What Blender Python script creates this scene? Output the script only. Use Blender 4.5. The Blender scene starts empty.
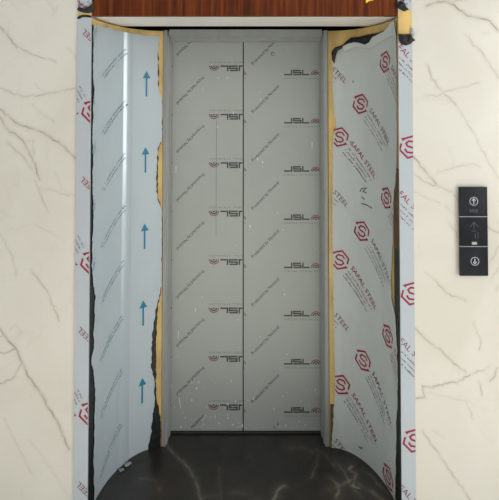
import bpy, bmesh, math, random
import numpy as np
from mathutils import Vector, Matrix

random.seed(7)
C = bpy.context.scene.collection
SC = bpy.context.scene

# ------------------------------------------------------------------ camera
CX, CY, CZ = 0.020, -2.0, 1.70
FPX, PPX, PPY, PITCH = 474.0, 249.5, 91.0, math.radians(1.4)
cam = bpy.data.cameras.new('camera')
cam.sensor_fit = 'AUTO'
cam.sensor_width = 36.0
cam.lens = FPX / 500.0 * 36.0
cam.shift_x = 0.0
cam.shift_y = -(250.0 - PPY) / 500.0
cam.clip_start = 0.05
camo = bpy.data.objects.new('camera', cam)
camo.location = (CX, CY, CZ)
camo.rotation_euler = (math.pi / 2 + PITCH, 0, 0)
C.objects.link(camo)
SC.camera = camo

# ------------------------------------------------------------------ world, lights, exposure
w = bpy.data.worlds.new('world')
SC.world = w
w.use_nodes = True
bg = w.node_tree.nodes['Background']
bg.inputs['Color'].default_value = (0.985, 1.0, 0.98, 1)
bg.inputs['Strength'].default_value = 0.72


def area(name, loc, target, sx, sy, power, col):
    l = bpy.data.lights.new(name, 'AREA')
    l.shape = 'RECTANGLE'
    l.size, l.size_y, l.energy, l.color = sx, sy, power, col
    o = bpy.data.objects.new(name, l)
    o.location = loc
    o.rotation_euler = (Vector(target) - Vector(loc)).to_track_quat('-Z', 'Y').to_euler()
    C.objects.link(o)
    return o


area('right_fill_light', (2.9, -2.1, 1.65), (-0.5, 0.3, 1.3), 1.7, 2.1, 62, (1.0, 0.995, 0.965))  # added fill out of view; brightens the right wall and the film highlight
area('overhead_fill_light', (0.5, -2.0, 3.2), (0.1, 0.0, 0.9), 2.2, 1.0, 14, (1.0, 0.97, 0.92))  # added soft fill from above, behind the view
down = area('floor_bounce_light', (0.0, -2.5, 3.2), (0.0, -2.2, 0.0), 2.4, 1.4, 75, (1.0, 0.985, 0.95))  # added to light the unseen floor so it bounces up to the soffit
down.data.spread = math.radians(70)
SC.view_settings.view_transform = 'Standard'
SC.view_settings.look = 'None'
SC.view_settings.gamma = 1.0
SC.view_settings.use_curve_mapping = False
SC.view_settings.exposure = -0.54

# ------------------------------------------------------------------ geometry constants
XF, XB, DEP = 0.648, 0.416, 0.381      # opening half width at the wall, at the doors, depth of the curve
ZT = 2.067                             # underside of the soffit
DOORY = 0.484                          # front of the door leaves


def ray(px, py):
    x, y = (px - PPX) / FPX, -(py - PPY) / FPX
    f = Vector((0, math.cos(PITCH), math.sin(PITCH)))
    u = Vector((0, -math.sin(PITCH), math.cos(PITCH)))
    return Vector((1, 0, 0)) * x + u * y + f


def on_plane(px, py, Y):
    """where the sight line meets the upright plane y = Y -> (x, z)"""
    d = ray(px, py)
    t = (Y - CY) / d.y
    return CX + d.x * t, CZ + d.z * t


def on_floor(px, py):
    d = ray(px, py)
    t = -CZ / d.z
    return CX + d.x * t, CY + d.y * t


# arc length table of the quarter ellipse of the portal side (u = 0 at the doors, growing to the room)
TH = np.linspace(math.pi / 2, 0, 2001)
EX = XB + (XF - XB) * np.cos(TH)
EY = DEP * np.sin(TH)
U = np.concatenate([[0], np.cumsum(np.hypot(np.diff(EX), np.diff(EY)))])
UMAX = float(U[-1])


def jamb_uv(side, px, py):
    d = ray(px, py)
    xs = CX + d.x / d.y * (EY - CY)
    k = int(np.argmin(np.abs(xs - side * EX)))
    t = (EY[k] - CY) / d.y
    return float(U[k]), CZ + d.z * t


def jamb_point(side, u, z, off):
    th = float(np.interp(u, U, TH))
    x, y = XB + (XF - XB) * math.cos(th), DEP * math.sin(th)
    n = Vector((-math.cos(th) / (XF - XB), -math.sin(th) / DEP)).normalized()
    return Vector((side * (x + n.x * off), y + n.y * off, z))


# ------------------------------------------------------------------ materials
def srgb(r, g, b):
    f = lambda c: (c / 255 / 12.92) if c <= 10 else ((c / 255 + 0.055) / 1.055) ** 2.4
    return (f(r), f(g), f(b), 1)


def mat(name, col, rough=0.5, metal=0.0, spec=0.5, noise=0.0, nscale=20.0, bump=0.0, bscale=60.0, stretch=(1, 1, 1), coat=0.0):
    m = bpy.data.materials.new(name)
    m.use_nodes = True
    nt = m.node_tree
    b = nt.nodes['Principled BSDF']
    b.inputs['Base Color'].default_value = col
    b.inputs['Roughness'].default_value = rough
    b.inputs['Metallic'].default_value = metal
    b.inputs['Specular IOR Level'].default_value = spec
    b.inputs['Coat Weight'].default_value = coat
    if noise or bump:
        tc = nt.nodes.new('ShaderNodeTexCoord')
        mp = nt.nodes.new('ShaderNodeMapping')
        mp.inputs['Scale'].default_value = stretch
        nt.links.new(tc.outputs['Object'], mp.inputs['Vector'])
    if noise:
        n = nt.nodes.new('ShaderNodeTexNoise')
        n.inputs['Scale'].default_value = nscale
        n.inputs['Detail'].default_value = 6
        nt.links.new(mp.outputs['Vector'], n.inputs['Vector'])
        r = nt.nodes.new('ShaderNodeValToRGB')
        r.color_ramp.elements[0].position, r.color_ramp.elements[1].position = 0.3, 0.7
        r.color_ramp.elements[0].color = tuple(c * (1 - noise) for c in col[:3]) + (1,)
        r.color_ramp.elements[1].color = tuple(min(1, c * (1 + noise)) for c in col[:3]) + (1,)
        nt.links.new(n.outputs['Fac'], r.inputs['Fac'])
        nt.links.new(r.outputs['Color'], b.inputs['Base Color'])
    if bump:
        n = nt.nodes.new('ShaderNodeTexNoise')
        n.inputs['Scale'].default_value = bscale
        n.inputs['Detail'].default_value = 4
        nt.links.new(mp.outputs['Vector'], n.inputs['Vector'])
        bp = nt.nodes.new('ShaderNodeBump')
        bp.inputs['Strength'].default_value = bump
        bp.inputs['Distance'].default_value = 0.01
        nt.links.new(n.outputs['Fac'], bp.inputs['Height'])
        nt.links.new(bp.outputs['Normal'], b.inputs['Normal'])
    return m


def marble(name, base, vein, rough, nscale, namt, cloud):
    """stone whose traced veins come from the mesh attribute 'vein', with clouding from noise"""
    m = bpy.data.materials.new(name)
    m.use_nodes = True
    nt = m.node_tree
    b = nt.nodes['Principled BSDF']
    b.inputs['Roughness'].default_value = rough
    tc = nt.nodes.new('ShaderNodeTexCoord')
    n = nt.nodes.new('ShaderNodeTexNoise')
    n.inputs['Scale'].default_value = nscale
    n.inputs['Detail'].default_value = 8
    n.inputs['Distortion'].default_value = 1.2
    nt.links.new(tc.outputs['Object'], n.inputs['Vector'])
    r = nt.nodes.new('ShaderNodeValToRGB')
    r.color_ramp.elements[0].position, r.color_ramp.elements[1].position = 0.35, 0.68
    r.color_ramp.elements[0].color, r.color_ramp.elements[1].color = base, cloud
    nt.links.new(n.outputs['Fac'], r.inputs['Fac'])
    # hair-thin secondary veins: where a distorted noise crosses its middle value
    n2 = nt.nodes.new('ShaderNodeTexNoise')
    n2.inputs['Scale'].default_value = nscale * 1.3
    n2.inputs['Detail'].default_value = 5
    n2.inputs['Distortion'].default_value = 0.6
    nt.links.new(tc.outputs['Object'], n2.inputs['Vector'])
    r2 = nt.nodes.new('ShaderNodeValToRGB')
    e = r2.color_ramp.elements
    e[0].position, e[0].color = 0.492, (0, 0, 0, 1)
    e[1].position, e[1].color = 0.5, (namt, namt, namt, 1)
    x = e.new(0.508)
    x.color = (0, 0, 0, 1)
    nt.links.new(n2.outputs['Fac'], r2.inputs['Fac'])
    at = nt.nodes.new('ShaderNodeAttribute')
    at.attribute_name = 'vein'
    mx = nt.nodes.new('ShaderNodeMath')
    mx.operation = 'ADD'
    mx.use_clamp = True
    nt.links.new(at.outputs['Fac'], mx.inputs[0])
    nt.links.new(r2.outputs['Color'], mx.inputs[1])
    mc = nt.nodes.new('ShaderNodeMix')
    mc.data_type = 'RGBA'
    nt.links.new(mx.outputs[0], mc.inputs[0])
    nt.links.new(r.outputs['Color'], mc.inputs[6])
    mc.inputs[7].default_value = vein
    nt.links.new(mc.outputs[2], b.inputs['Base Color'])
    return m


def wood_mat():
    m = bpy.data.materials.new('brown wood veneer')
    m.use_nodes = True
    nt = m.node_tree
    b = nt.nodes['Principled BSDF']
    b.inputs['Roughness'].default_value = 0.5
    b.inputs['Specular IOR Level'].default_value = 0.15
    tc = nt.nodes.new('ShaderNodeTexCoord')
    mp = nt.nodes.new('ShaderNodeMapping')
    mp.inputs['Scale'].default_value = (30, 30, 1.6)
    nt.links.new(tc.outputs['Object'], mp.inputs['Vector'])
    n = nt.nodes.new('ShaderNodeTexNoise')
    n.inputs['Scale'].default_value = 1.5
    n.inputs['Detail'].default_value = 7
    n.inputs['Distortion'].default_value = 0.7
    nt.links.new(mp.outputs['Vector'], n.inputs['Vector'])
    r = nt.nodes.new('ShaderNodeValToRGB')
    e = r.color_ramp.elements
    e[0].position, e[0].color = 0.30, srgb(56, 24, 6)
    e[1].position, e[1].color = 0.72, srgb(122, 62, 22)
    x = e.new(0.5)
    x.color = srgb(92, 40, 14)
    nt.links.new(n.outputs['Fac'], r.inputs['Fac'])
    nt.links.new(r.outputs['Color'], b.inputs['Base Color'])
    return m


M = {}
M['marble'] = marble('cream marble tile', srgb(214, 210, 199), srgb(128, 108, 92), 0.22, 1.6, 0.05, srgb(222, 219, 210))
M['stone'] = marble('black marble', srgb(33, 31, 29), srgb(140, 132, 118), 0.28, 5.0, 0.06, srgb(44, 41, 38))
M['plaster'] = mat('grey plaster', srgb(120, 116, 110), 0.8, noise=0.1)
M['dark'] = mat('dark shaft', srgb(28, 27, 26), 0.9, noise=0.2)
M['tile'] = mat('pale bounce floor', srgb(236, 232, 222), 0.3, noise=0.03, nscale=2)  # pale so the unseen floor throws light back up
M['soffit'] = mat('brushed soffit sheet', srgb(238, 235, 230), 0.3, noise=0.04, nscale=4, stretch=(1, 6, 1))
M['wood'] = wood_mat()
M['gold'] = mat('yellow backing board', srgb(206, 174, 108), 0.45, noise=0.25, nscale=12, stretch=(1, 1, 0.5), bump=0.1)
M['brown'] = mat('brown glue stain', srgb(92, 68, 44), 0.7, noise=0.3, nscale=30)
M['black'] = mat('black film backing', srgb(24, 26, 27), 0.45, noise=0.3, nscale=40, bump=0.4, bscale=50)
M['filmblue'] = mat('pale blue film', srgb(194, 207, 216), 0.24, metal=0.18, spec=0.8, noise=0.03, nscale=3, bump=0.03, bscale=6, stretch=(1, 1, 0.3))
M['filmarrow'] = mat('smooth blue film', srgb(182, 193, 200), 0.55, metal=0.0, spec=0.3, noise=0.03, nscale=3, bump=0.03, bscale=6, stretch=(1, 1, 0.3))
M['filmgrey'] = mat('pale grey film', srgb(190, 197, 196), 0.5, metal=0.0, noise=0.03, nscale=3, bump=0.04, bscale=8, stretch=(1, 1, 0.3))
M['casing'] = mat('casing film', srgb(182, 190, 197), 0.5, metal=0.0, noise=0.03, nscale=3, bump=0.03, bscale=8, stretch=(1, 1, 0.3))
M['doorfilm'] = mat('door film grey', srgb(163, 168, 164), 0.42, metal=0.10, noise=0.035, nscale=3.0, bump=0.03, bscale=7)
M['steel'] = mat('steel', srgb(158, 160, 158), 0.42, metal=0.12, noise=0.08, nscale=8, stretch=(3, 3, 0.4))
M['steeldark'] = mat('dull steel', srgb(96, 97, 95), 0.45, metal=0.4, noise=0.1, nscale=12)
M['ink_red'] = mat('crimson ink', srgb(150, 30, 60), 0.5)
M['ink_plum'] = mat('plum ink', srgb(120, 72, 84), 0.5)
M['ink_grey'] = mat('grey text ink', srgb(112, 106, 112), 0.5)
M['ink_teal'] = mat('teal ink', srgb(18, 118, 150), 0.5)
M['ink_tealgrey'] = mat('grey teal ink', srgb(68, 116, 124), 0.5)
M['ink_black'] = mat('charcoal ink', srgb(72, 70, 70), 0.5)
M['ink_soft'] = mat('soft charcoal ink', srgb(94, 93, 90), 0.5)
M['ink_rust'] = mat('rust red ink', srgb(150, 84, 78), 0.5)
M['marker'] = mat('marker ink', srgb(66, 74, 78), 0.5)
M['speck'] = mat('white paint speck', srgb(205, 207, 202), 0.6)
M['glass'] = mat('black glass', srgb(27, 31, 37), 0.2, spec=0.3, noise=0.45, nscale=14)
M['mark'] = mat('white marking', srgb(205, 208, 210), 0.5)
M['dim'] = mat('dim marking', srgb(82, 86, 92), 0.5)
M['divider'] = mat('divider metal', srgb(178, 180, 182), 0.35, metal=0.4)
M['tape'] = mat('yellow tape', srgb(240, 205, 50), 0.5)
M['clear'] = mat('milky plastic', srgb(150, 156, 154), 0.3)


# ------------------------------------------------------------------ object helpers
def link(name, verts, faces, mats, fmats=None, parent=None, smooth=False):
    me = bpy.data.meshes.new(name)
    me.from_pydata([tuple(v) for v in verts], [], faces)
    for m in mats:
        me.materials.append(m)
    if fmats is not None:
        me.polygons.foreach_set('material_index', fmats)
    if smooth:
        me.polygons.foreach_set('use_smooth', [True] * len(me.polygons))
    me.update()
    o = bpy.data.objects.new(name, me)
    C.objects.link(o)
    if parent:
        o.parent = parent
        o.matrix_parent_inverse = Matrix.Translation(-parent.location)
    return o


def thing(name, label, cat, loc=(0, 0, 0), group=None):
    o = bpy.data.objects.new(name, None)
    o.empty_display_size = 0.1
    o.location = loc
    o['label'], o['category'], o['kind'] = label, cat, 'thing'
    if group:
        o['group'] = group
    C.objects.link(o)
    return o


def structure(o):
    o['kind'] = 'structure'
    return o


class Build:
    """collects shapes into one mesh"""

    def __init__(s):
        s.v, s.f, s.m = [], [], []

    def add(s, v, f, mi=0):
        b = len(s.v)
        s.v += [Vector(x) for x in v]
        s.f += [tuple(i + b for i in q) for q in f]
        s.m += [mi] * len(f)

    def box(s, x0, x1, y0, y1, z0, z1, mi=0, bevel=0.0):
        bm = bmesh.new()
        bmesh.ops.create_cube(bm, size=1)
        for v in bm.verts:
            v.co = Vector(((x0 + x1) / 2 + v.co.x * (x1 - x0), (y0 + y1) / 2 + v.co.y * (y1 - y0), (z0 + z1) / 2 + v.co.z * (z1 - z0)))
        if bevel:
            bmesh.ops.bevel(bm, geom=list(bm.edges), offset=bevel, segments=2, affect='EDGES', profile=0.5)
        bm.verts.index_update()
        s.add([v.co for v in bm.verts], [[v.index for v in f.verts] for f in bm.faces], mi)
        bm.free()

    def make(s, name, mats, parent=None, smooth=False):
        return link(name, s.v, s.f, mats, s.m, parent, smooth)


# flat 2-D shapes: (list of (x, y), list of faces)
_txt = {}


def text2d(t, size=1.0, spacing=1.0):
    key = (t, spacing)
    if key not in _txt:
        cu = bpy.data.curves.new('t', 'FONT')
        cu.body = t
        cu.size = 1.0
        cu.space_character = spacing
        cu.resolution_u = 2
        ob = bpy.data.objects.new('t', cu)
        C.objects.link(ob)
        dg = bpy.context.evaluated_depsgraph_get()
        me = bpy.data.meshes.new_from_object(ob.evaluated_get(dg))
        _txt[key] = ([(v.co.x, v.co.y) for v in me.vertices], [tuple(p.vertices) for p in me.polygons])
        bpy.data.objects.remove(ob)
        bpy.data.curves.remove(cu)
        bpy.data.meshes.remove(me)
    v, f = _txt[key]
    return [(x * size, y * size) for x, y in v], f


def fit_text(t, length, height=None, spacing=1.0):
    v, f = text2d(t, 1.0, spacing)
    x0, x1 = min(p[0] for p in v), max(p[0] for p in v)
    k = length / (x1 - x0)
    ky = height / 0.72 if height else k
    return [((x - x0) * k, y * ky) for x, y in v], f


def stroke2d(pts, wd, closed=False):
    n = len(pts)
    P = [Vector(p) for p in pts]
    L, R = [], []
    for i in range(n):
        a = P[i - 1] if (i > 0 or closed) else None
        b = P[(i + 1) % n] if (i < n - 1 or closed) else None
        d1 = (P[i] - a).normalized() if a is not None else None
        d2 = (b - P[i]).normalized() if b is not None else None
        if d1 is None:
            d1 = d2
        if d2 is None:
            d2 = d1
        n1, n2 = Vector((-d1.y, d1.x)), Vector((-d2.y, d2.x))
        mtr = (n1 + n2)
        if mtr.length < 1e-6:
            mtr = n1
        mtr.normalize()
        k = min(1 / max(0.35, mtr.dot(n1)), 2.2) * wd / 2
        L.append(P[i] + mtr * k)
        R.append(P[i] - mtr * k)
    v = [tuple(p) for p in L + R]
    q = range(n if closed else n - 1)
    f = [(n + i, n + (i + 1) % n, (i + 1) % n, i) for i in q]
    return v, f


def arc2d(cx, cy, r, a0, a1, wd, n=14):
    return stroke2d([(cx + r * math.cos(a0 + (a1 - a0) * i / n), cy + r * math.sin(a0 + (a1 - a0) * i / n)) for i in range(n + 1)], wd)


def ticks2d(length, h, rnd, dens=0.55):
    """a line of print too small to read"""
    v, f, x = [], [], 0.0
    while x < length:
        wd = h * rnd.uniform(0.35, 0.7)
        if rnd.random() < 0.86:
            hh = h * rnd.choice([0.65, 0.7, 1.0])
            for (a, b, c, d) in ((x, x + wd * 0.3, 0, hh), (x + wd * 0.3, x + wd, hh * rnd.uniform(0, .6), hh * rnd.uniform(.65, 1))):
                k = len(v)
                v += [(a, c), (b, c), (b, d), (a, d)]
                f.append((k, k + 1, k + 2, k + 3))
        x += wd + h * (1 - dens) * 0.45
    return v, f


def xf2(shape, ang=0.0, off=(0, 0), sc=1.0):
    c, s = math.cos(ang), math.sin(ang)
    return [(off[0] + sc * (c * x - s * y), off[1] + sc * (s * x + c * y)) for x, y in shape[0]], shape[1]


def clip2d(shape, planes):
    """keep what lies on the positive side of each line ((x, y), (nx, ny))"""
    bm = bmesh.new()
    vs = [bm.verts.new((x, y, 0)) for x, y in shape[0]]
    for f in shape[1]:
        try:
            bm.faces.new([vs[i] for i in f])
        except ValueError:
            pass
    for p, n in planes:
        bmesh.ops.bisect_plane(bm, geom=bm.verts[:] + bm.edges[:] + bm.faces[:], plane_co=(p[0], p[1], 0), plane_no=(n[0], n[1], 0), clear_inner=True)
    bm.verts.index_update()
    out = [(v.co.x, v.co.y) for v in bm.verts], [tuple(v.index for v in f.verts) for f in bm.faces]
    bm.free()
    return out


def orient(f, v, flip):
    return f


def steel_logo(r):
    """hexagon mark holding an angular S: crimson strokes"""
    hx = [(r * math.cos(math.radians(60 * i)), r * math.sin(math.radians(60 * i))) for i in range(6)]
    lerp = lambda a, b, t: (a[0] + (b[0] - a[0]) * t, a[1] + (b[1] - a[1]) * t)
    w_ = r * 0.17
    S = [(.50, .22), (.26, .50), (-.22, .50), (-.44, .26), (-.26, .04), (.26, -.04), (.44, -.26), (.22, -.50), (-.26, -.50), (-.50, -.22)]
    S = xf2((S, None), math.radians(38), (0, 0), r)[0]
    return [stroke2d([lerp(hx[3], (0, 0), .18), hx[3], hx[2], hx[1], lerp(hx[1], hx[0], .6)], w_),
            stroke2d([lerp(hx[4], hx[3], .6), hx[4], hx[5], hx[0], lerp(hx[0], (0, 0), .18)], w_),
            stroke2d(S, w_ * 0.95)]


def steel_print(rnd, scale=1.0, text=True, logo=True):
    """one repeat of the steel maker's print, drawn level; its logo is centred on 0, 0. -> [(shape, ink)]"""
    out = []
    if logo:
        out += [(s, 'ink_red') for s in steel_logo(0.047 * scale)]
    if text:
        out.append((xf2(fit_text('SAFAL STEEL', 0.215 * scale, 0.024 * scale), 0, (0.062 * scale, 0.016 * scale)), 'ink_red2'))
        for i, ln in enumerate((0.20, 0.17, 0.19)):
            out.append((xf2(ticks2d(ln * scale, 0.0085 * scale, rnd), 0, (0.064 * scale, (-0.008 - 0.0185 * i) * scale)), 'ink_text'))
    return out


def tri_faces(v, f, want):
    return f


# ------------------------------------------------------------------ structure
def polyjit(pts, rnd, step=0.012, amp=0.0035):
    out = []
    for (x0, z0), (x1, z1) in zip(pts[:-1], pts[1:]):
        n = max(1, int(math.hypot(x1 - x0, z1 - z0) / step))
        for i in range(n):
            t = i / n
            out.append((x0 + (x1 - x0) * t + rnd.uniform(-amp, amp), z0 + (z1 - z0) * t + rnd.uniform(-amp, amp)))
    out.append(pts[-1])
    return out


def vein_field(PX, PZ, veins, rnd, core=0.0016, halo=0.008):
    F = np.zeros(PX.shape)
    for pts, s, wdt in veins:
        pj = polyjit(pts, rnd)
        L = len(pj) - 1
        D = np.full(PX.shape, 9.0)
        S = np.zeros(PX.shape)
        x0, x1 = min(p[0] for p in pj) - .05, max(p[0] for p in pj) + .05
        z0, z1 = min(p[1] for p in pj) - .05, max(p[1] for p in pj) + .05
        ix = np.where((PX[0] >= x0) & (PX[0] <= x1))[0]
        iz = np.where((PZ[:, 0] >= z0) & (PZ[:, 0] <= z1))[0]
        if not len(ix) or not len(iz):
            continue
        sl = np.ix_(iz, ix)
        X, Z, D, S = PX[sl], PZ[sl], D[sl], S[sl]
        for i, ((ax, az), (bx, bz)) in enumerate(zip(pj[:-1], pj[1:])):
            vx, vz = bx - ax, bz - az
            l2 = vx * vx + vz * vz + 1e-12
            t = np.clip(((X - ax) * vx + (Z - az) * vz) / l2, 0, 1)
            d = np.hypot(X - ax - vx * t, Z - az - vz * t)
            st = 0.55 + 0.45 * math.sin(i * 0.9 + s * 10) * math.cos(i * 0.37)
            S = np.where(d < D, st, S)
            D = np.minimum(D, d)
        val = s * (S * np.exp(-(D / (core * wdt)) ** 2) + 0.22 * np.exp(-(D / (halo * wdt)) ** 2))
        F[sl] = np.maximum(F[sl], val)
    return np.clip(F, 0, 1)


def spaced(lo, hi, flo, fhi, fine, coarse):
    a = list(np.arange(lo, flo, coarse)) + list(np.arange(flo, fhi, fine)) + list(np.arange(fhi, hi, coarse)) + [hi]
    return np.array(sorted(set(round(float(t), 5) for t in a)))


def grid_with_veins(xs, zs, veins, place, rnd, extra, **kw):
    PX, PZ = np.meshgrid(xs, zs)
    F = vein_field(PX, PZ, veins, rnd, **kw)
    nx, nz = len(xs), len(zs)
    v = [place(float(x), float(z)) for z in zs for x in xs]
    f = [(j * nx + i, j * nx + i + 1, (j + 1) * nx + i + 1, (j + 1) * nx + i) for j in range(nz - 1) for i in range(nx - 1)]
    return v, f, F.ravel()


def vein_object(name, grid, box, m):
    b = Build()
    v, f, F = grid
    b.v, b.f, b.m = [Vector(p) for p in v], f, [0] * len(f)
    n = len(v)
    b.box(*box)
    o = b.make(name, [m])
    a = o.data.attributes.new('vein', 'FLOAT', 'POINT')
    a.data.foreach_set('value', np.concatenate([F, np.zeros(len(b.v) - n)]).astype(np.float32))
    return structure(o)


def px_lines(lines, Y=0.0):
    return [([on_plane(x, y, Y) for x, y in pts], s, wd) for pts, s, wd in lines]


rnd = random.Random(3)
XW = 0.707        # where the marble begins either side
LEFT_VEINS = px_lines([
    ([(-12, 18), (3.6, 30.6), (10.8, 39.6), (17, 47.5)], .75, 1.2), ([(17, 47.5), (27, 52), (40, 57), (56, 62)], .55, .9),
    ([(-12, 84), (3, 89), (14, 94), (27, 96.5), (47, 94), (76, 88)], .5, 1.0),
    ([(-12, 100), (3, 111.6), (18, 124), (40, 131), (61, 144), (75.5, 158)], .75, 1.3),
    ([(-10, 108), (2, 120.6), (9, 131), (21.6, 138.6), (32, 158), (39.6, 179)], .7, 1.3),
    ([(21.6, 138.6), (33, 141), (34, 155)], .4, .9), ([(7, 142), (21.6, 155), (32, 169)], .5, 1.0),
    ([(32, 104), (40, 113), (54, 122)], .3, .9), ([(35, 84), (42, 90), (50, 96)], .25, .8), ([(47, 0), (54, 11)], .3, 1), ([(58, 4), (53, 16)], .25, 1),
    ([(68, 48), (74, 54), (77, 60)], .3, 1.0),
    ([(35, 180), (42, 199), (48, 212)], .45, .9), ([(38, 188), (52, 190), (70, 196)], .35, .8), ([(55, 172), (62, 190), (76, 197)], .25, .8),
    ([(0, 234), (13, 257), (16, 276)], .35, 1.0), ([(10, 230), (34, 224), (64, 240)], .2, .8), ([(31, 270), (48, 292), (59, 321)], .55, 1.0),
    ([(-10, 322), (0, 330), (9.6, 343), (16, 348), (26, 372), (45, 401), (58, 423), (69, 449)], .9, 1.2),
    ([(16, 348), (8, 352), (-8, 354)], .7, 1.0), ([(16, 348), (22, 362), (13, 378), (-5, 386)], .65, 1.0),
    ([(9.6, 343), (4, 336), (-6, 338)], .45, .9), ([(3, 417), (19, 449), (32, 474)], .28, 1.0), ([(30, 440), (52, 470), (70, 500)], .2, 1.0),
    ([(10, 330), (15, 325), (21, 330), (17, 338)], .3, .8)])
RIGHT_VEINS = px_lines([
    ([(427, 5.4), (440, 2), (447, 2), (459, 9), (468, 16), (481, 18), (492, 23), (498, 31), (512, 40)], .95, 1.4),
    ([(430, -6), (440, 2)], .5, 1), ([(447, 2), (462, 0), (480, -8)], .5, 1),
    ([(466, 34), (472, 43), (481, 52), (492, 68), (498, 77), (510, 90)], .5, 1.3), ([(482, 34), (490, 33)], .3, 1),
    ([(427, 65), (432, 79), (443, 92), (456, 105)], .6, 1.2), ([(456, 105), (465, 119), (476, 137), (486, 158), (497, 176), (508, 190)], .4, 1.1),
    ([(424, 95), (436, 96.5), (443, 92), (461, 88), (479, 83)], .45, 1.0),
    ([(412, 156), (416, 160), (421.6, 167), (429, 176), (436, 184)], .75, 1.3), ([(412, 172), (422, 180), (436, 186), (452, 192)], .5, 1.0),
    ([(436, 173), (454, 167), (472, 164), (480, 167)], .4, 1.0), ([(412, 190), (424, 197), (440, 203)], .3, .9),
    ([(449.6, 190), (459, 201)], .45, 1.1), ([(449.6, 223), (459, 238)], .45, 1.1), ([(446, 206), (456, 216)], .25, 1),
    ([(486, 222), (491, 230), (499, 232), (508, 233)], .55, 1.0), ([(487, 265), (494, 256), (502, 240)], .45, 1.0), ([(491, 280), (497, 270), (505, 262)], .4, 1),
    ([(435, 280), (446, 293), (466, 301)], .55, 1.1), ([(425, 272), (435, 280)], .3, 1),
    ([(415, 328), (426, 339), (444, 353), (451, 361), (466, 372.5)], .65, 1.1),
    ([(416, 399), (424, 397), (423, 386), (433, 388), (433, 386), (457, 382), (470, 375)], .8, 1.0), ([(470, 375), (478, 371), (484, 370)], .5, 1.0),
    ([(479, 381), (482, 395)], .55, 1.0), ([(484, 371), (490, 366)], .4, 1), ([(497, 368), (494, 376), (490, 381)], .6, 1.1), ([(497, 368), (506, 366)], .6, 1),
    ([(422, 430), (440, 456), (455, 478), (468, 496), (478, 512)], .55, 1.0), ([(473, 322), (481, 342), (479, 350)], .4, 1.1), ([(466, 401), (473, 419)], .4, 1.0),
    ([(428, 392), (452, 398), (470, 402)], .25, 1), ([(433, 430), (444, 438)], .2, 1), ([(495, 290), (503, 280)], .4, 1.0),
    ([(418, 399.5), (450, 399.5), (500, 399.5), (540, 399.5)], .10, .5)])
ZWALL = 3.0
zs = spaced(0.0, ZWALL, 0.02, 2.20, 0.003, 0.12)
for side, veins, nm in ((-1, LEFT_VEINS, 'wall_left'), (1, RIGHT_VEINS, 'wall_right')):
    xs = spaced(XW, 3.2, XW + 0.0001, XW + 0.40, 0.003, 0.12)
    if side < 0:
        xs = np.array(sorted(-xs))
    g = grid_with_veins(xs, zs, veins, lambda x, z: (x, 0.0, z), rnd, None)
    x0, x1 = min(xs[0], xs[-1]), max(xs[0], xs[-1])
    vein_object(nm, g, (x0, x1, 0.0008, 0.60, 0.0, ZWALL), M['marble'])

FL = lambda pts: [on_floor(x, y) for x, y in pts]
FLOOR_VEINS = [(FL(p), s, wd) for p, s, wd in [
    ([(163, 440), (172, 452), (186, 465), (196, 480), (201, 503)], .5, 1.0), ([(219, 468), (221, 500)], .2, .8),
    ([(352, 466), (349, 470), (356, 474), (354, 480), (352, 486), (359, 488)], .8, 1.4), ([(362, 470), (372, 476), (380, 486), (388, 494)], .4, 1.2),
    ([(335, 462), (344, 470), (350, 486), (362, 497)], .4, 1.8), ([(330, 478), (340, 486), (336, 497)], .5, 1.8), ([(316, 450), (326, 455), (334, 466)], .25, 2),
    ([(318, 455), (316, 466), (311, 478)], .3, 1), ([(272, 503), (278, 490), (284, 486)], .6, 1.5), ([(290, 448), (305, 448), (312, 452)], .25, 3),
    ([(140, 478), (156, 481), (160, 490)], .2, 2), ([(330, 490), (352, 480), (372, 492), (390, 505)], .4, 3), ([(200, 498), (240, 492), (270, 505)], .12, 3)]]
xs = spaced(-0.70, 0.70, -0.70, 0.70, 0.006, 0.2)
ys = spaced(-0.03, 0.60, -0.03, 0.50, 0.006, 0.2)
PXg = grid_with_veins(xs, ys, FLOOR_VEINS, lambda x, y: (x, y, 0.0), rnd, None, core=0.003, halo=0.016)
vein_object('floor', PXg, (-0.70, 0.70, -0.03, 0.60, -0.10, -0.0008), M['stone'])
b = Build()
b.box(-3.2, 3.2, -3.6, -0.031, -0.10, 0.0)
b.box(-3.2, -0.701, -0.031, 0.60, -0.10, 0.0)
b.box(0.701, 3.2, -0.031, 0.60, -0.10, 0.0)
structure(b.make('floor_front', [M['tile']]))  # lobby floor out of view, added pale to bounce light upward

b = Build()
b.box(-3.2, 3.2, 0.60, 0.75, 0, ZWALL)  # unseen slab behind the doors, added to stop world light leaking in
structure(b.make('wall_back', [M['dark']]))
b = Build()
b.box(-XW, XW, 0.046, 0.60, ZT + 0.082, ZWALL)
structure(b.make('wall_above', [M['plaster']]))
b = Build()
b.box(-0.70, 0.70, 0.030, 0.272, ZT, ZT + 0.006)
b.box(-0.70, 0.70, 0.030, 0.045, ZT + 0.006, ZT + 0.08)
structure(b.make('ceiling', [M['soffit']]))

# ------------------------------------------------------------------ wooden header above the opening
t = thing('header_panel', 'reddish brown wood veneer panel above the doorway', 'panel', (0, 0.0, ZT))
b = Build()
b.box(-0.646, 0.646, 0.002, 0.029, ZT + 0.001, 2.62, 0, 0.002)
b.make('veneer_board', [M['wood']], t)
b = Build()
x0, z0 = on_plane(366, 3.2, 0.0)
x1, z1 = on_plane(373.5, -9, 0.0)
pts = [(x0, z0), (x0 + .014, z0 + .009), (x1, z0 + .013), (x1, z1), (x0, z1)]
n = len(pts)
b.add([(x, 0.0008, z) for x, z in pts] + [(x, 0.0022, z) for x, z in pts], [tuple(range(n)), tuple(range(2 * n - 1, n - 1, -1))] + [(i, n + i, n + (i + 1) % n, (i + 1) % n) for i in range(n)])
o = b.make('tape_piece', [M['tape']], t)
o['label'] = 'scrap of yellow tape on the wood'


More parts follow.
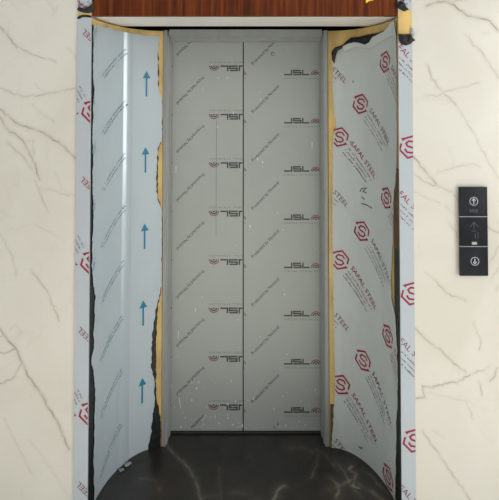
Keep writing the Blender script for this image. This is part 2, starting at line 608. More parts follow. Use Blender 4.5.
# ------------------------------------------------------------------ printed sheets
class Sheet:
    """a thin sheet and the print on it: one mesh. pos(u, v, offset) -> world point"""

    def __init__(s, pos, mats):
        s.pos, s.mats, s.b = pos, mats, Build()
        s.idx = {k: i for i, k in enumerate(mats)}

    def surface(s, uL, uR, vB, vT, nu, nv, base=0.0, thick=0.0012, bulge=None, mi=0):
        """grid between edges given as functions: uL, uR of v; vB, vT of the fraction across"""
        v, f = [], []
        for j in range(nv + 1):
            for i in range(nu + 1):
                fu, fv = i / nu, j / nv
                vv = vB(fu) + (vT(fu) - vB(fu)) * fv
                u = uL(vv) + (uR(vv) - uL(vv)) * fu
                v.append(s.pos(u, vv, base + (bulge(u, vv) if bulge else 0)))
        q = nu + 1
        for j in range(nv):
            for i in range(nu):
                a = j * q + i
                f.append((a, a + 1, a + q + 1, a + q))
        s.b.add(v, f, mi)

    def put(s, shape, ink, off=0.0008, bulge=None):
        v, f = shape
        if f:
            s.b.add([s.pos(x, y, off + (bulge(x, y) if bulge else 0)) for x, y in v], f, s.idx[ink])

    def make(s, name, parent, smooth=False):
        return s.b.make(name, [M[k] for k in s.mats], parent, smooth)


# ------------------------------------------------------------------ elevator doors
def door_px(px, py):
    return on_plane(px, py, DOORY)


DS = FPX / (DOORY - CY)           # pixels per metre on the doors
XSEAM = door_px(243.2, 240)[0]
DL, DR, DTOP, DBOT = -0.455, 0.455, 2.052, 0.012


def jsl_mark(k=1.0):
    """three square letters, a striped arch and the spaced line under them; origin at the left of the baseline"""
    h, s = 0.029 * k, 0.0074 * k
    out = [(stroke2d([(0, s / 2), (0.040 * k, s / 2), (0.040 * k, h)], s), 'ink_black'),
           (stroke2d([(0.088 * k, h - s / 2), (0.051 * k, h - s / 2), (0.051 * k, h / 2), (0.088 * k, h / 2), (0.088 * k, s / 2), (0.048 * k, s / 2)], s), 'ink_black'),
           (stroke2d([(0.098 * k, h), (0.098 * k, s / 2), (0.133 * k, s / 2)], s), 'ink_black')]
    ax, ay = 0.165 * k, 0.0
    out += [(arc2d(ax, ay, 0.0240 * k, math.radians(3), math.radians(177), 0.0050 * k), 'ink_rust'),
            (arc2d(ax, ay, 0.0148 * k, math.radians(8), math.radians(172), 0.0060 * k), 'ink_black'),
            (arc2d(ax, ay, 0.0045 * k, math.radians(20), math.radians(160), 0.0060 * k), 'ink_black')]
    tag = fit_text('JINDAL STAINLESS', 0.188 * k, 0.0078 * k, 1.6)
    out.append((xf2(tag, 0, (0, -0.020 * k)), 'ink_soft'))
    return out


def diagonal_text():
    v = fit_text('Protected by Novacel', 0.196, 0.0175)
    return [(xf2(v, 0, (-0.095, -0.006)), 'ink_black')]


def speckles(sh, x0, x1, rnd, n, z0, z1, power, smax):
    for _ in range(n):
        x, z = rnd.uniform(x0, x1), z0 + (z1 - z0) * rnd.random() ** power
        r = rnd.uniform(0.0012, smax)
        el = rnd.uniform(0.9, 2.2)
        k = rnd.randint(5, 8)
        pts = [(x + r * rnd.uniform(.6, 1.2) * math.cos(6.283 * i / k), z + el * r * rnd.uniform(.6, 1.2) * math.sin(6.283 * i / k)) for i in range(k)]
        sh.put((pts, [tuple(range(k))]), 'speck', 0.0011)


def streak(sh, a, c, r):
    a, c = Vector(door_px(*a)), Vector(door_px(*c))
    m, h = (a + c) / 2, (c - a) / 2
    n = Vector((-h.y, h.x)).normalized() * r
    pts = [m + h * (1.25 * math.cos(6.2832 * i / 9)) + n * (math.sin(6.2832 * i / 9) * (0.7 + 0.3 * math.cos(i * 2.3))) for i in range(9)]
    sh.put(([tuple(p) for p in pts], [tuple(range(9))]), 'speck', 0.0011)


def make_door(side):
    name = 'left' if side < 0 else 'right'
    x0, x1 = (DL, XSEAM - 0.0012) if side < 0 else (XSEAM + 0.0012, DR)
    lab = ('grey steel lift door leaf whose film print is upside down' if side < 0 else
           'grey steel lift door leaf whose film print reads upright')
    t = thing('elevator_door', lab, 'elevator door', ((x0 + x1) / 2, DOORY + 0.02, 0.008))
    b = Build()
    b.box(x0, x1, DOORY + 0.0008, DOORY + 0.034, DBOT, DTOP, 0, 0.0015)
    b.make('door_leaf', [M['steeldark']], t)
    b = Build()
    b.box(x0 + .002, x1 - .002, DOORY - 0.004, DOORY + 0.0007, DBOT, DBOT + 0.011, 0, 0.001)
    b.make('bottom_lip', [M['steel']], t)
    sh = Sheet(lambda u, v, o: Vector((u, DOORY - 0.0002 - o, v)), ['doorfilm', 'ink_black', 'ink_soft', 'ink_rust', 'speck'])
    sh.surface(lambda v: x0 + .002, lambda v: x1 - .002, lambda f: DBOT + .011, lambda f: DTOP, 12, 40)
    planes = [((x0 + .003, 0), (1, 0)), ((x1 - .003, 0), (-1, 0)), ((0, DBOT + .012), (0, 1)), ((0, DTOP - .002), (0, -1))]

    def put(items, ang, at):
        for shp, ink in items:
            sh.put(clip2d(xf2(shp, ang, at), planes), ink)
    rn = random.Random(5 + side)
    for k in range(-1, 10):
        if side > 0:
            at = door_px(284, 75.3 + 48.2 * k)
            put(jsl_mark(), 0, at)
            put(jsl_mark(), 0, (at[0] - 0.388, at[1]))
            put(diagonal_text(), math.radians(45.5), door_px(265, 51.5 + 48.2 * k))
        else:
            at = door_px(247.5, 65.4 + 48.4 * k)
            put(jsl_mark(1.06), math.pi, at)
            put(jsl_mark(1.06), math.pi, (at[0] - 0.393, at[1]))
            put(diagonal_text(), math.radians(45.5) + math.pi, door_px(190.5, 41.5 + 48.4 * k))
    speckles(sh, max(x0, -.40), min(x1, .40), rn, 46 if side < 0 else 30, 0.03, 0.28, 1.5, 0.0048)
    speckles(sh, max(x0, -.40), min(x1, .40), rn, 22, 0.3, 2.0, 1.0, 0.0034)
    if side < 0:   # scratches and runs of paint
        for (a, c) in (((178.5, 331), (178, 338)), ((195.5, 308), (195.3, 312)), ((179, 398), (181, 408)), ((202, 420), (206, 415)), ((171, 384), (171, 388)), ((176, 166), (176, 172))):
            streak(sh, a, c, 0.0035)
        sh.put(stroke2d([door_px(216.5, 120), door_px(216, 235)], 0.0016), 'ink_soft', 0.0010)
    else:
        for (a, c) in (((312, 142), (312, 148)), ((257, 158), (258, 160)), ((262, 161), (263, 163)), ((250, 225), (250, 228)), ((273, 409), (275, 409))):
            streak(sh, a, c, 0.004)
        cx, cz = door_px(272.7, 53.8)
        sh.put(arc2d(cx, cz, 0.008, 0, math.radians(320), 0.0035), 'ink_soft', 0.0010)
    sh.make('protective_film', t)
    return t


make_door(-1)
make_door(1)

# sill on the floor under the leaves
t = thing('door_sill', 'dark metal sill strip on the floor under the lift doors', 'sill', (0, 0.5, 0))
b = Build()
b.box(-0.46, 0.46, DOORY - 0.012, DOORY + 0.05, 0.0002, 0.007, 0, 0.0015)
b.make('sill_plate', [M['dark']], t)
b = Build()
b.box(-0.46, 0.46, DOORY - 0.0085, DOORY - 0.0055, 0.0071, 0.0085)
b.make('guide_rib', [M['steeldark']], t)

# steel frame between the portal and the leaves
t = thing('door_surround', 'dull steel frame lining the opening around the two lift doors', 'door frame', (0, 0.44, 0))
FX0, FX1 = 0.386, 0.414
for s in (-1, 1):
    b = Build()
    prof = [(FX1 - .0005, 0.386), (FX0 + .010, 0.386), (FX0 + .010, 0.400), (FX0 + .004, 0.406), (FX0 + .004, 0.452), (FX0, 0.456), (FX0, DOORY - .006), (FX1 - .0005, DOORY - .006)]
    n = len(prof)
    b.add([(s * x, y, z) for z in (0.0005, ZT - 0.002) for x, y in prof],
          [tuple(range(n)), tuple(range(2 * n - 1, n - 1, -1))] + [(i, n + i, n + (i + 1) % n, (i + 1) % n) for i in range(n)])
    b.make('frame_upright', [M['steel']], t)
    b = Build()
    b.box(min(s * (FX0 + .0095), s * (FX0 + .0145)), max(s * (FX0 + .0095), s * (FX0 + .0145)), 0.3825, 0.3858, 0.0005, ZT - .002, 0, .0008)
    b.make('edge_bead', [M['steel']], t)
b = Build()
b.box(-FX0, FX0, 0.388, 0.392, ZT - 0.031, ZT + .003, 0, .001)
b.box(-FX0, FX0, 0.386, 0.394, ZT - 0.033, ZT - .029, 0, .001)
b.box(-FX0, FX0, 0.430, 0.436, ZT - 0.047, ZT - .001, 0, .001)
b.box(-FX0, FX0, 0.466, 0.470, ZT - 0.052, ZT - .001, 0, .001)
b.make('frame_head', [M['steel']], t)


# ------------------------------------------------------------------ curved portal sides
def interp_fn(pts):
    pts = sorted(pts)
    xs, ys = [p[0] for p in pts], [p[1] for p in pts]
    return lambda t: float(np.interp(t, xs, ys))


def edge_fn(side, pix, amp=0.0, seed=0, step=0.02):
    """u of a ragged upright edge as a function of height, from points in the photo"""
    r = random.Random(seed)
    pts = [jamb_uv(side, *p) for p in pix]
    base = interp_fn([(z, u) for u, z in pts])
    zz = np.arange(-0.1, 2.3, step)
    jit = interp_fn([(float(z), r.uniform(-amp, amp)) for z in zz])
    return lambda z: min(max(base(z) + jit(z), 0.0), UMAX)


def jamb(side, label):
    t = thing('jamb_panel', label, 'portal panel', (side * 0.56, 0.2, 0))
    P = lambda u, v, o: jamb_point(side, u, v, o)
    b = Build()
    n, top = 40, ZT - 0.006
    for off, zz in ((0.0, 0), (0.0, 1), (-0.012, 1), (-0.012, 0)):
        b.v += [P(UMAX * i / n, top if zz else 0.0005, off) for i in range(n + 1)]
    q = n + 1
    for k in range(4):
        for i in range(n):
            a, c = k * q + i, ((k + 1) % 4) * q + i
            b.f.append((a, a + 1, c + 1, c))
            b.m.append(0)
    b.f += [(0, q, 2 * q, 3 * q), (n, q + n, 2 * q + n, 3 * q + n)]
    b.m += [0, 0]
    o = b.make('backing_board', [M['gold']], t)
    o['label'] = 'yellow board showing where the film is torn away'
    return t, P


def residue(P, t, side, uL, uR, z0, z1, m, lab, n=60, off=0.002):
    sh = Sheet(P, [m])
    sh.surface(uL, uR, lambda f: z0, lambda f: z1, 4, n, base=off)
    o = sh.make('torn_backing', t)
    o['label'] = lab
    return o


# left side -------------------------------------------------------------
tl, PL = jamb(-1, 'left curved portal side under pale blue film with teal arrows')
front = edge_fn(-1, [(92.5, 22), (92, 70), (92.2, 82), (93.8, 90), (92.5, 100), (91.4, 140), (91.8, 165), (91.2, 185), (92.2, 200), (92.0, 222), (91.0, 245), (90.8, 272),
                     (94.2, 295), (93.5, 318), (92.2, 335), (93.2, 347), (90.2, 358), (90.0, 363), (92.6, 372), (94.0, 395), (93.5, 430), (92.5, 455), (93.0, 480), (93, 500)], 0.006, 4, 0.012)
seam = edge_fn(-1, [(132.5, 30), (131.5, 150), (129.5, 300), (128, 440), (128, 462)])
back = edge_fn(-1, [(160, 36), (158.2, 45), (158, 70), (158, 90), (162, 98), (164, 106), (164, 138), (158, 148), (156.8, 165), (156.2, 190), (157.5, 200), (162.5, 210), (163.5, 250), (162.6, 285),
                    (158, 300), (155, 314), (152.8, 325), (151.5, 345), (151, 365), (154, 380), (154.6, 405), (152.0, 420), (150.5, 426), (152, 430), (149, 440), (147.5, 450)], 0.004, 9, 0.014)
ztop = lambda pix: interp_fn([(u, z) for u, z in (jamb_uv(-1, *p) for p in pix)])
topA = ztop([(92, 24.5), (97, 25.5), (103, 27.5), (108, 27), (114, 30), (120, 31), (126, 33), (131, 33.5), (140, 34.5), (147, 36), (152, 35), (157, 36.5), (160, 36)])
uS = lambda z: seam(z)


def highlight_roll(u, z):
    d = (u - uS(z)) / 0.060          # roll added along the front sheet's lap to catch a highlight, flatter lower down
    return (0.0028 + 0.0067 * min(max((z - 0.55) / 0.55, 0.0), 1.0)) * math.sin(math.pi * min(max(d, 0.0), 1.0)) if 0 <= d <= 1 else 0.0


inkA = ['filmblue', 'ink_tealgrey', 'ink_teal']
sa = Sheet(PL, inkA)
sa.surface(lambda z: uS(z), lambda z: front(z), lambda f: 0.001, lambda f: topA(uS(1.0) + (UMAX - uS(1.0)) * f), 64, 170, base=0.005, bulge=highlight_roll)
rt = random.Random(11)
ll = [(101, 76), (101, 133), (101, 190), (100, 247), (99, 304), (98.5, 362), (97.5, 421), (97.5, 480)]
ur = [(124, 50), (124, 101), (123, 154), (123, 206), (122.5, 260), (121.5, 314), (121, 368), (120, 422)]
for (a, c) in zip(ll, ur):
    ua, uc = Vector(jamb_uv(-1, *a)), Vector(jamb_uv(-1, *c))
    for sgn, dx in ((0, 0), (1, .012)):
        # local frame: mirrored so that print reads from the room side
        d = uc - ua
        ang = math.atan2(d.y, d.x)
        sh2 = ticks2d(d.length * (0.93 if sgn else 1.0), 0.0095, rt)
        nrm = Vector((-d.y, d.x)).normalized()
        off = ua + nrm * (0.017 * sgn - 0.004) + d.normalized() * dx
        sa.put(xf2(sh2, ang, off), 'ink_tealgrey', 0.0058, highlight_roll)
zz0 = [(96.2, 27), (93.8, 98), (94.8, 143), (94.5, 200), (94.2, 258)]
for p in zz0:
    u0, z0 = jamb_uv(-1, *p)
    for k in (0, 1):
        d = Vector((0.055, -0.07))
        sh2 = ticks2d(0.075, 0.0095, rt)
        s3 = xf2(sh2, math.atan2(d.y, d.x), (u0, z0 - 0.02 * k))
        s3 = clip2d(s3, [((front(z0) - 0.006, 0), (-1, 0))])
        sa.put(s3, 'ink_tealgrey', 0.0058)
fa = sa.make('protective_film', tl, True)
fa['label'] = 'blue film with slanting lines of fine teal print'

sb = Sheet(PL, ['filmarrow', 'ink_teal'])
sb.surface(lambda z: back(z), lambda z: uS(z) + 0.006, lambda f: 0.001, lambda f: topA(jamb_uv(-1, 160 - 28 * f, 36)[0]), 24, 170, base=0.003)
for (px, py) in ((146.3, 71), (145.3, 147), (144.4, 223.3), (143, 300), (142, 377.5)):
    u, z = jamb_uv(-1, px, py)
    uw = abs(jamb_uv(-1, px - 4, py)[0] - jamb_uv(-1, px + 4, py)[0])
    zl = z - jamb_uv(-1, px, py + 25.5)[1]
    sb.put(([(u, z), (u - uw / 2, z - .29 * zl), (u + uw / 2, z - .29 * zl)], [(0, 1, 2)]), 'ink_teal', 0.0040)
    sb.put(([(u - uw * .11, z - .28 * zl), (u + uw * .11, z - .28 * zl), (u + uw * .11, z - zl), (u - uw * .11, z - zl)], [(0, 1, 2, 3)]), 'ink_teal', 0.0040)
fb = sb.make('arrow_film', tl, True)
fb['label'] = 'blue film with five teal arrows pointing up'
residue(PL, tl, -1, lambda z: UMAX - 0.075, lambda z: UMAX, 0.001, 2.03, 'black', 'black torn backing along the front edge')
bl = edge_fn(-1, [(158.5, 30), (158.8, 90), (164, 104), (164, 138), (158.2, 150), (157.5, 195), (163, 210), (163, 285), (157.5, 310), (157.2, 330), (156.2, 352), (156, 380), (157, 400), (160, 415), (166, 422), (166, 450)], 0.004, 3, 0.012)
residue(PL, tl, -1, bl, lambda z: bl(z) + 0.075, 0.001, 2.02, 'black', 'black torn backing along the edge by the doors', 150)

# right side ------------------------------------------------------------
tr, PR = jamb(1, 'right curved portal side under grey film with crimson hexagon logos')
frontR = edge_fn(1, [(397, 22), (397.5, 60), (397.8, 160), (396, 185), (394.2, 200), (394, 232), (393, 258), (391.5, 278), (393, 300), (396.5, 318), (397, 335), (398, 350), (398.6, 380),
                     (398.2, 405), (397, 420), (397, 440), (396.4, 470), (396, 500)], 0.005, 21, 0.012)
backR = edge_fn(1, [(331.5, 50), (333, 70), (332.5, 90), (334.5, 115), (336, 128), (333, 140), (332.5, 180), (332, 215), (333, 260), (333.5, 320), (334.5, 350), (335, 385), (334, 400),
                    (333.2, 420), (332, 432), (331.5, 446)], 0.003, 22, 0.014)
ztr = interp_fn([(u, z) for u, z in (jamb_uv(1, *p) for p in [(331.2, 52), (333, 49), (337, 46.5), (343, 44.5), (350, 42.5), (358, 42), (366, 43), (372, 40.5), (378, 35.5), (386, 31), (392, 25.5), (396, 22), (398, 21)])])
sc_ = Sheet(PR, ['filmgrey', 'ink_red', 'ink_plum', 'ink_grey', 'marker'])
u_of = lambda z: backR(z)
sc_.surface(backR, frontR, lambda f: 0.001, lambda f: ztr(0.0 + UMAX * f), 44, 170, base=0.004, bulge=lambda u, z: 0.0012 * math.sin(u * 37 + z * 3) * math.sin(z * 5))
rp = random.Random(2)
A_ = math.radians(-45)
logos = [(339.8, 137), (340, 259.5), (341, 384), (361.5, 104), (362.8, 231), (364, 360), (386.3, 62), (387.6, 198), (389, 336), (389.5, 477), (338.8, 508)]
extra = []
uA = [jamb_uv(1, *p) for p in logos]
# a column half a repeat further back whose last word shows beside the doors
for p in ((339, 75), (340.5, 198), (341.5, 321), (341.5, 447)):
    extra.append(jamb_uv(1, *p))


def put_right(items, at, inks, z):
    for shp, ink in items:
        s = xf2(shp, A_, at)
        s = clip2d(s, [((backR(at[1]) + 0.002, 0), (1, 0)), ((frontR(at[1]) - 0.004, 0), (-1, 0)), ((0, 0.004), (0, 1)), ((0, 2.04), (0, -1))])
        sc_.put(s, inks.get(ink, ink), 0.0056)


INK = {'ink_red2': 'ink_red', 'ink_text': 'ink_plum'}
INKG = {'ink_red2': 'ink_plum', 'ink_text': 'ink_grey'}
for at in uA:
    put_right(steel_print(rp), at, INKG if jamb_uv(1, 350, 100)[0] < at[0] < jamb_uv(1, 372, 100)[0] else INK, at[1])
for at in extra:
    # "STEEL", the end of the line of a repeat that starts behind the edge
    v = xf2(fit_text('STEEL', 0.098, 0.024), 0, (-0.045, -0.010))
    put_right([(v, 'ink_red2')] + [(xf2(ticks2d(0.05, .0085, rp), 0, (-.045, -.028 - .0185 * i)), 'ink_text') for i in range(2)], at, INKG, at[1])
mk = lambda pts: sc_.put(stroke2d([jamb_uv(1, *p) for p in pts], 0.0042), 'marker', 0.0058)
mk([(360.5, 191.5), (362.5, 188.5), (367.5, 187.8), (363.8, 191.2), (367.6, 193.2)])
mk([(362, 196.6), (365.6, 199.6)])
mk([(361.8, 203.5), (366, 204.2), (373.2, 208.2)])
mk([(351, 141), (352, 143.5)])
mk([(358.5, 445.5), (360.8, 447.5), (362.8, 446.4), (361.8, 449)])
mk([(353.5, 80.5), (354, 83)])
fr = sc_.make('protective_film', tr, True)
# torn black underside curling off the top of the film
sh = Sheet(PR, ['black'])
tq = [(332, 60), (331.4, 52), (335, 47.5), (343, 45), (347, 41), (352, 37.5), (360, 37), (367, 35), (374, 33.5), (380, 32.5), (387, 30)]
bq = [(334.5, 64), (336, 56), (338, 51), (345, 47.5), (350, 46), (356, 44.5), (362, 45), (369, 45), (374, 43), (380, 39), (387, 34)]
T = [jamb_uv(1, *p) for p in tq]
Bq = [jamb_uv(1, *p) for p in bq]
v, f = [], []
NR = 6
rj = random.Random(8)
for i, (a, c) in enumerate(zip(T, Bq)):
    for j in range(NR + 1):
        k = j / NR
        off = 0.0062 + 0.006 * math.sin(k * math.pi) + rj.uniform(0, 0.0035)
        v.append(PR(a[0] + (c[0] - a[0]) * k, a[1] + (c[1] - a[1]) * k, off if 0 < j else 0.0055))
for i in range(len(T) - 1):
    for j in range(NR):
        a = i * (NR + 1) + j
        f.append((a, a + 1, a + NR + 2, a + NR + 1))
sh.b.add(v, f)
# only the strip above the film stays visible; its lower edge tucks under a pale fold
fl = sh.make('torn_flap', fr, True)
fl['label'] = 'black underside of the film curling off the top'
sh = Sheet(PR, ['filmgrey'])
fq = [(343.5, 47), (349, 44.3), (356, 42.6), (361, 43), (367.5, 45), (371.5, 42.6), (375, 37.5), (380.5, 35), (387, 31.5), (391, 27.5), (394.5, 22.8), (397.4, 21.5)]
gq = [(345, 52), (351, 48.5), (358, 47), (362, 48), (369, 48.5), (373.5, 47), (379, 43), (384, 40), (390, 37), (393.5, 36), (396, 36), (397.6, 36)]
v, f = [], []
for i, (a, c) in enumerate(zip(fq, gq)):
    a, c = jamb_uv(1, *a), jamb_uv(1, *c)
    for j in range(5):
        k = j / 4
        v.append(PR(a[0] + (c[0] - a[0]) * k, a[1] + (c[1] - a[1]) * k, 0.0165 - 0.0105 * k + 0.002 * math.sin(i * 2.1 + j) * (1 - k)))
for i in range(len(fq) - 1):
    for j in range(4):
        a = i * 5 + j
        f.append((a, a + 1, a + 6, a + 5))
sh.b.add(v, f)
sh.make('film_fold', fr, True)
residue(PR, tr, 1, lambda z: UMAX - 0.06, lambda z: UMAX, 0.001, jamb_uv(1, 397, 248)[1], 'black', 'black torn backing along the front edge')
residue(PR, tr, 1, lambda z: UMAX - 0.06, lambda z: UMAX, jamb_uv(1, 397, 248)[1] + .001, jamb_uv(1, 397, 168)[1], 'brown', 'brown glue along the front edge')
residue(PR, tr, 1, lambda z: 0.003, lambda z: 0.045, 0.001, jamb_uv(1, 333, 404)[1], 'brown', 'brown stain at the foot of the doors', 20)


# ------------------------------------------------------------------ casings between portal and marble
def casing(side, label):
    t = thing('door_casing', label, 'door casing', (side * (XF + .031), 0, 0))
    x0, x1 = XF, XW - 0.001
    b = Build()
    b.box(min(side * x0, side * x1), max(side * x0, side * x1), -0.006, -0.0006, 0.0005, 2.62, 0, 0.001)
    o = b.make('casing_board', [M['gold']], t)
    o['label'] = 'yellow board bared between the torn films'
    return t


YC = -0.0068


def casing_sheet(side, zlo, zhi, seed, amp, low_ragged=False):
    sh = Sheet(lambda u, v, o: Vector((side * u, YC - o, v)), ['casing', 'ink_red', 'ink_plum', 'ink_grey', 'black'])
    r = random.Random(seed)
    zz = [r.uniform(-amp, amp) for _ in range(12)]
    zb = [r.uniform(-amp, amp) for _ in range(12)]
    at = lambda L, f: float(np.interp(f, np.linspace(0, 1, 12), L))
    lo = (lambda f: zlo + at(zb, f)) if low_ragged else (lambda f: zlo)
    sh.surface(lambda v: XF - .0004, lambda v: XW - .0006, lo, lambda f: zhi + at(zz, f), 14, 60)
    # returned edges
    for u in (XF - .0004, XW - .0006):
        q = [Vector((side * u, YC, zlo)), Vector((side * u, YC, zhi - amp)), Vector((side * u, -0.0006, zhi - amp)), Vector((side * u, -0.0006, zlo))]
        sh.b.add(q, [(0, 1, 2, 3)], 0)
    return sh


def cput(sh, side, items, ang, px, inks, zlo, zhi):
    cx, cz = on_plane(px[0], px[1], YC)
    for shp, ink in items:
        s = xf2(shp, ang, (cx, cz))
        a, c = sorted((side * XF, side * XW))
        s = clip2d(s, [((a + .0012, 0), (1, 0)), ((c - .0012, 0), (-1, 0)), ((0, zlo), (0, 1)), ((0, zhi), (0, -1))])
        s = [(side * x, y) for x, y in s[0]], s[1]
        sh.put(s, inks.get(ink, ink), 0.0008)


rc = random.Random(14)
# left
tl2 = casing(-1, 'narrow film covered casing strip left of the doorway beside the marble')
ztl = on_plane(85, 17.5, YC)[1]
sh = casing_sheet(-1, 0.001, ztl, 1, 0.004)
for px in ((93, 111), (92, 262), (90.5, 413)):
    cput(sh, -1, [(s, 'ink_red') for s in steel_logo(0.047)], math.radians(135), px, INK, 0.003, ztl - .01)
    for i in range(3):
        cput(sh, -1, [(ticks2d(0.05, .0085, rc), 'ink_text')], math.radians(118), (px[0] - 13.0 + 2.8 * i, px[1] - 9 - 3 * i), INKG, 0.003, ztl - .01)
    cput(sh, -1, [(ticks2d(0.016, .014, rc), 'ink_red2')], math.radians(135), (px[0] - 14, px[1] + 2), INK, 0.003, ztl - .01)
for px in ((99, 46.5), (97.5, 194.5), (95, 345), (94, 500)):
    v = fit_text('STEEL', 0.098, 0.024)
    cput(sh, -1, [(xf2(v, 0, (0, -.012)), 'ink_red2')], math.radians(136), px, INK if px[1] < 200 else INKG, 0.003, ztl - .01)
sh.make('protective_film', tl2)
z0 = on_plane(85, 11.5, YC)[1]
sh = casing_sheet(-1, z0, 2.61, 2, 0.004, True)
cput(sh, -1, [(fit_text('SAFAL STEEL', .215, .026), 'ink_red2')], math.radians(145), (96, 12), INK, z0 + .003, 2.6)
cput(sh, -1, [(ticks2d(.10, .010, rc), 'ink_text')], math.radians(145), (90, 9), INKG, z0 + .003, 2.6)
cput(sh, -1, [(ticks2d(.10, .010, rc), 'ink_text')], math.radians(145), (91, 3), INKG, z0 + .003, 2.6)
sh.make('upper_film', tl2)


def crumple(name, t, pix, depth, m, seed, Y=YC, lab=None, n=10):
    """a crumpled rag of torn film: an outline in the plane of the casing, bellied out and creased, with its own thickness"""
    r = random.Random(seed)
    pts = [on_plane(x, y, Y) for x, y in pix]
    cx, cz = sum(p[0] for p in pts) / len(pts), sum(p[1] for p in pts) / len(pts)
    v = [(cx, Y - depth, cz)]
    rings = 3
    for k in range(1, rings + 1):
        for x, z in pts:
            q = k / rings
            j = (1 - q) * 0.3 + 0.25
            v.append((cx + (x - cx) * q, Y - 0.0012 - depth * (1 - q * q) * r.uniform(1 - j, 1 + j) - r.uniform(0, depth * .35), cz + (z - cz) * q))
    n = len(pts)
    f = [(0, 1 + i, 1 + (i + 1) % n) for i in range(n)]
    for k in range(rings - 1):
        a, c = 1 + k * n, 1 + (k + 1) * n
        f += [(a + i, c + i, c + (i + 1) % n, a + (i + 1) % n) for i in range(n)]
    o = link(name, v, f, [m], None, t)
    md = o.modifiers.new('thickness', 'SOLIDIFY')
    md.thickness = 0.0008
    md.offset = 0
    if lab:
        o['label'] = lab
    return o


crumple('torn_edge', tl2, [(77, 9.5), (79, 7), (84, 9), (90, 6), (93, 3.5), (94, 8), (92.5, 12.5), (89, 13.2), (84, 12.8), (79.5, 11.5)], 0.006, M['black'], 3, lab='black torn film edge')
crumple('torn_edge', tl2, [(76.8, 18.5), (79, 16), (83, 14.8), (88, 15), (92, 16), (91, 17.8), (86, 16.8), (81, 17.4), (78.5, 19.2)], 0.003, M['black'], 4, lab='black torn film edge')

# right
tr2 = casing(1, 'narrow film covered casing strip right of the doorway beside the marble')
zt2 = on_plane(404, 34.5, YC)[1]
sh = casing_sheet(1, 0.001, zt2, 5, 0.003)
for px in ((410.5, 147), (412.5, 293.5), (414.5, 440.5)):
    cput(sh, 1, [(s, 'ink_red') for s in steel_logo(0.047)], math.radians(-45), px, INK, 0.003, zt2 - .01)
for px in ((376.5, 33), (377, 179), (377.5, 326), (377.5, 473)):
    cput(sh, 1, steel_print(rc, logo=False), math.radians(-45), px, INK if px[1] < 300 else INKG, 0.003, zt2 - .012)
sh.make('protective_film', tr2)
z0 = on_plane(404, 10.5, YC)[1]
sh = casing_sheet(1, z0, 2.61, 6, 0.004, True)
for p, a in (((402, 9), 40), ((400, 4), 30), ((404, 2), 50)):
    cput(sh, 1, [(ticks2d(.05, .012, rc), 'ink_text')], math.radians(a), p, INKG, z0 + .003, 2.6)
sh.make('upper_film', tr2)
crumple('torn_flap', tr2, [(396.5, 3), (400, 0.5), (404, 3), (406, 7.5), (409, 9.5), (404, 11.5), (399, 9), (395.8, 6.5)], 0.012, M['black'], 5, lab='black torn film edge')
crumple('torn_flap', tr2, [(397.8, 33.8), (404, 34.3), (410, 33.8), (411, 35.5), (412.5, 38), (415.4, 40.2), (412.4, 42), (410, 44), (406, 45.6), (401, 44.5), (398.6, 40.5)], 0.016, M['black'], 6, lab='black flap of torn film hanging outwards')
crumple('film_shred', tr2, [(410.5, 27), (412, 28), (413, 31), (415, 33.5), (413, 36), (411, 35), (410.2, 31)], 0.010, M['casing'], 7)

# ------------------------------------------------------------------ call panel on the right wall
px0, pz0 = on_plane(459.6, 276.0, -.015)
px1, pz1 = on_plane(488.0, 187.0, -.015)
px0 = on_plane(459.4, 230, -.015)[0]
px1 = on_plane(487.8, 230, -.015)[0]
t = thing('call_panel', 'black glass lift call panel with up and down arrows on marble', 'call panel', ((px0 + px1) / 2, 0, (pz0 + pz1) / 2))
pcx = (px0 + px1) / 2
b = Build()
b.box(px0 + .004, px1 - .004, -0.008, -0.0002, pz0 + .004, pz1 - .004, 0, .001)
b.make('back_box', [M['steeldark']], t)
zd1, zd2 = on_plane(474, 216.6, -.012)[1], on_plane(474, 246.4, -.012)[1]
segs = [(zd1 + .0012, pz1), (zd2 + .0012, zd1 - .0012), (pz0, zd2 - .0012)]
plates = []
for z0, z1 in segs:
    b = Build()
    b.box(px0, px1, -0.015, -0.0081, z0, z1, 0, .0012)
    plates.append(b.make('glass_plate', [M['glass']], t))
for zd in (zd1, zd2):
    b = Build()
    b.box(px0 + .001, px1 - .001, -0.0146, -0.0081, zd - .0011, zd + .0011)
    b.make('divider', [M['divider']], t)


def ring_button(px, py, up):
    x, z = on_plane(px, py, -.015)
    sh = Sheet(lambda u, v, o: Vector((u, -.0152 - o, v)), ['mark', 'dim'])
    R = 0.0185
    sh.b.add([(x + R * math.cos(6.2832 * i / 32), y, z + R * math.sin(6.2832 * i / 32)) for y in (-.0151, -.0158) for i in range(32)],
             [tuple(range(32, 64))] + [(i, (i + 1) % 32, 32 + (i + 1) % 32, 32 + i) for i in range(32)], 2)
    sh.mats = ['mark', 'dim', 'glass']
    s = 1 if up else -1
    sh.put(stroke2d([(x + (R - .002) * math.cos(6.2832 * i / 32), z + (R - .002) * math.sin(6.2832 * i / 32)) for i in range(32)], .0021, True), 'mark', .0010)
    sh.put(stroke2d([(x, z - s * .0105), (x, z + s * .0095)], .0032), 'mark', .0010)
    sh.put(stroke2d([(x - .0075, z + s * .002), (x, z + s * .0105), (x + .0075, z + s * .002)], .0028), 'mark', .0010)
    o = sh.make('up_button' if up else 'down_button', plates[0 if up else 2])
    o['label'] = 'round %s arrow button with a white ring' % ('up' if up else 'down')


ring_button(473.7, 201.2, True)
ring_button(474.8, 261.2, False)
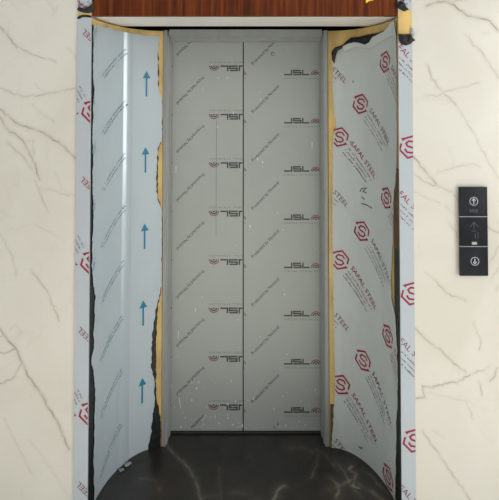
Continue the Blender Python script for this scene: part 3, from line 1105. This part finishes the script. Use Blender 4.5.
# faint unlit dot display and pale rating mark on the middle plate
sh = Sheet(lambda u, v, o: Vector((u, -.0153 - o, v)), ['dim', 'mark'])
x, z = on_plane(473.8, 211, -.015)
for k, dx in enumerate((-.016, -.004, .008)):
    sh.put(stroke2d([(x + dx, z - .006), (x + dx, z + .006), (x + dx + .007, z + .004), (x + dx + .001, z), (x + dx + .007, z - .005)], .002), 'dim')
sh.make('unlit_display', plates[0])
sh = Sheet(lambda u, v, o: Vector((u, -.0153 - o, v)), ['dim', 'mark'])
D = lambda pts, wd=.0022: sh.put(stroke2d([on_plane(a, c, -.015) for a, c in pts], wd), 'dim')
D([(474, 229.5), (473.8, 222)])
D([(470, 227), (473.8, 222), (478, 226.5)])
D([(471.5, 231), (476, 231)])
D([(475, 233), (475.5, 238)])
D([(477.8, 232), (478, 238.5)])
sh.make('floor_display', plates[1])
sh = Sheet(lambda u, v, o: Vector((u, -.0153 - o, v)), ['divider', 'mark'])
x, z = on_plane(474.3, 243.2, -.015)
sh.put(([(x - .0105, z - .0055), (x + .0105, z - .0055), (x + .0105, z + .0055), (x - .0105, z + .0055)], [(0, 1, 2, 3)]), 'divider')
sh.make('small_plate', plates[1])


# ------------------------------------------------------------------ scraps of film on the floor at the foot of the left side
def scrap(px, py, r, label, seed):
    rr = random.Random(seed)
    x, y = on_floor(px, py)
    t = thing('film_scrap', label, 'plastic scrap', (x, y, 0), 'plastic scraps on the floor')
    v, f = [], []
    n = 7
    for j in range(n):
        for i in range(n):
            a, c = (i / (n - 1) - .5) * 2 * r * rr.uniform(.8, 1.15), (j / (n - 1) - .5) * r * rr.uniform(.7, 1.2)
            v.append((x + a * .8 - c * .5, y + a * .5 + c * .8, 0.0015 + rr.uniform(0, .014) * (0.4 if (i + j) % 2 else 1)))
    f = [(j * n + i, j * n + i + 1, (j + 1) * n + i + 1, (j + 1) * n + i) for j in range(n - 1) for i in range(n - 1)]
    o = link('crumpled_sheet', v, f, [M['clear']], None, t)
    md = o.modifiers.new('thickness', 'SOLIDIFY')
    md.thickness = 0.0008
    return t


scrap(128, 465.5, 0.017, 'larger crumpled plastic scrap at the foot of the left portal side', 1)
scrap(121.5, 471.5, 0.010, 'smaller crumpled plastic scrap nearest the camera at the left side', 2)
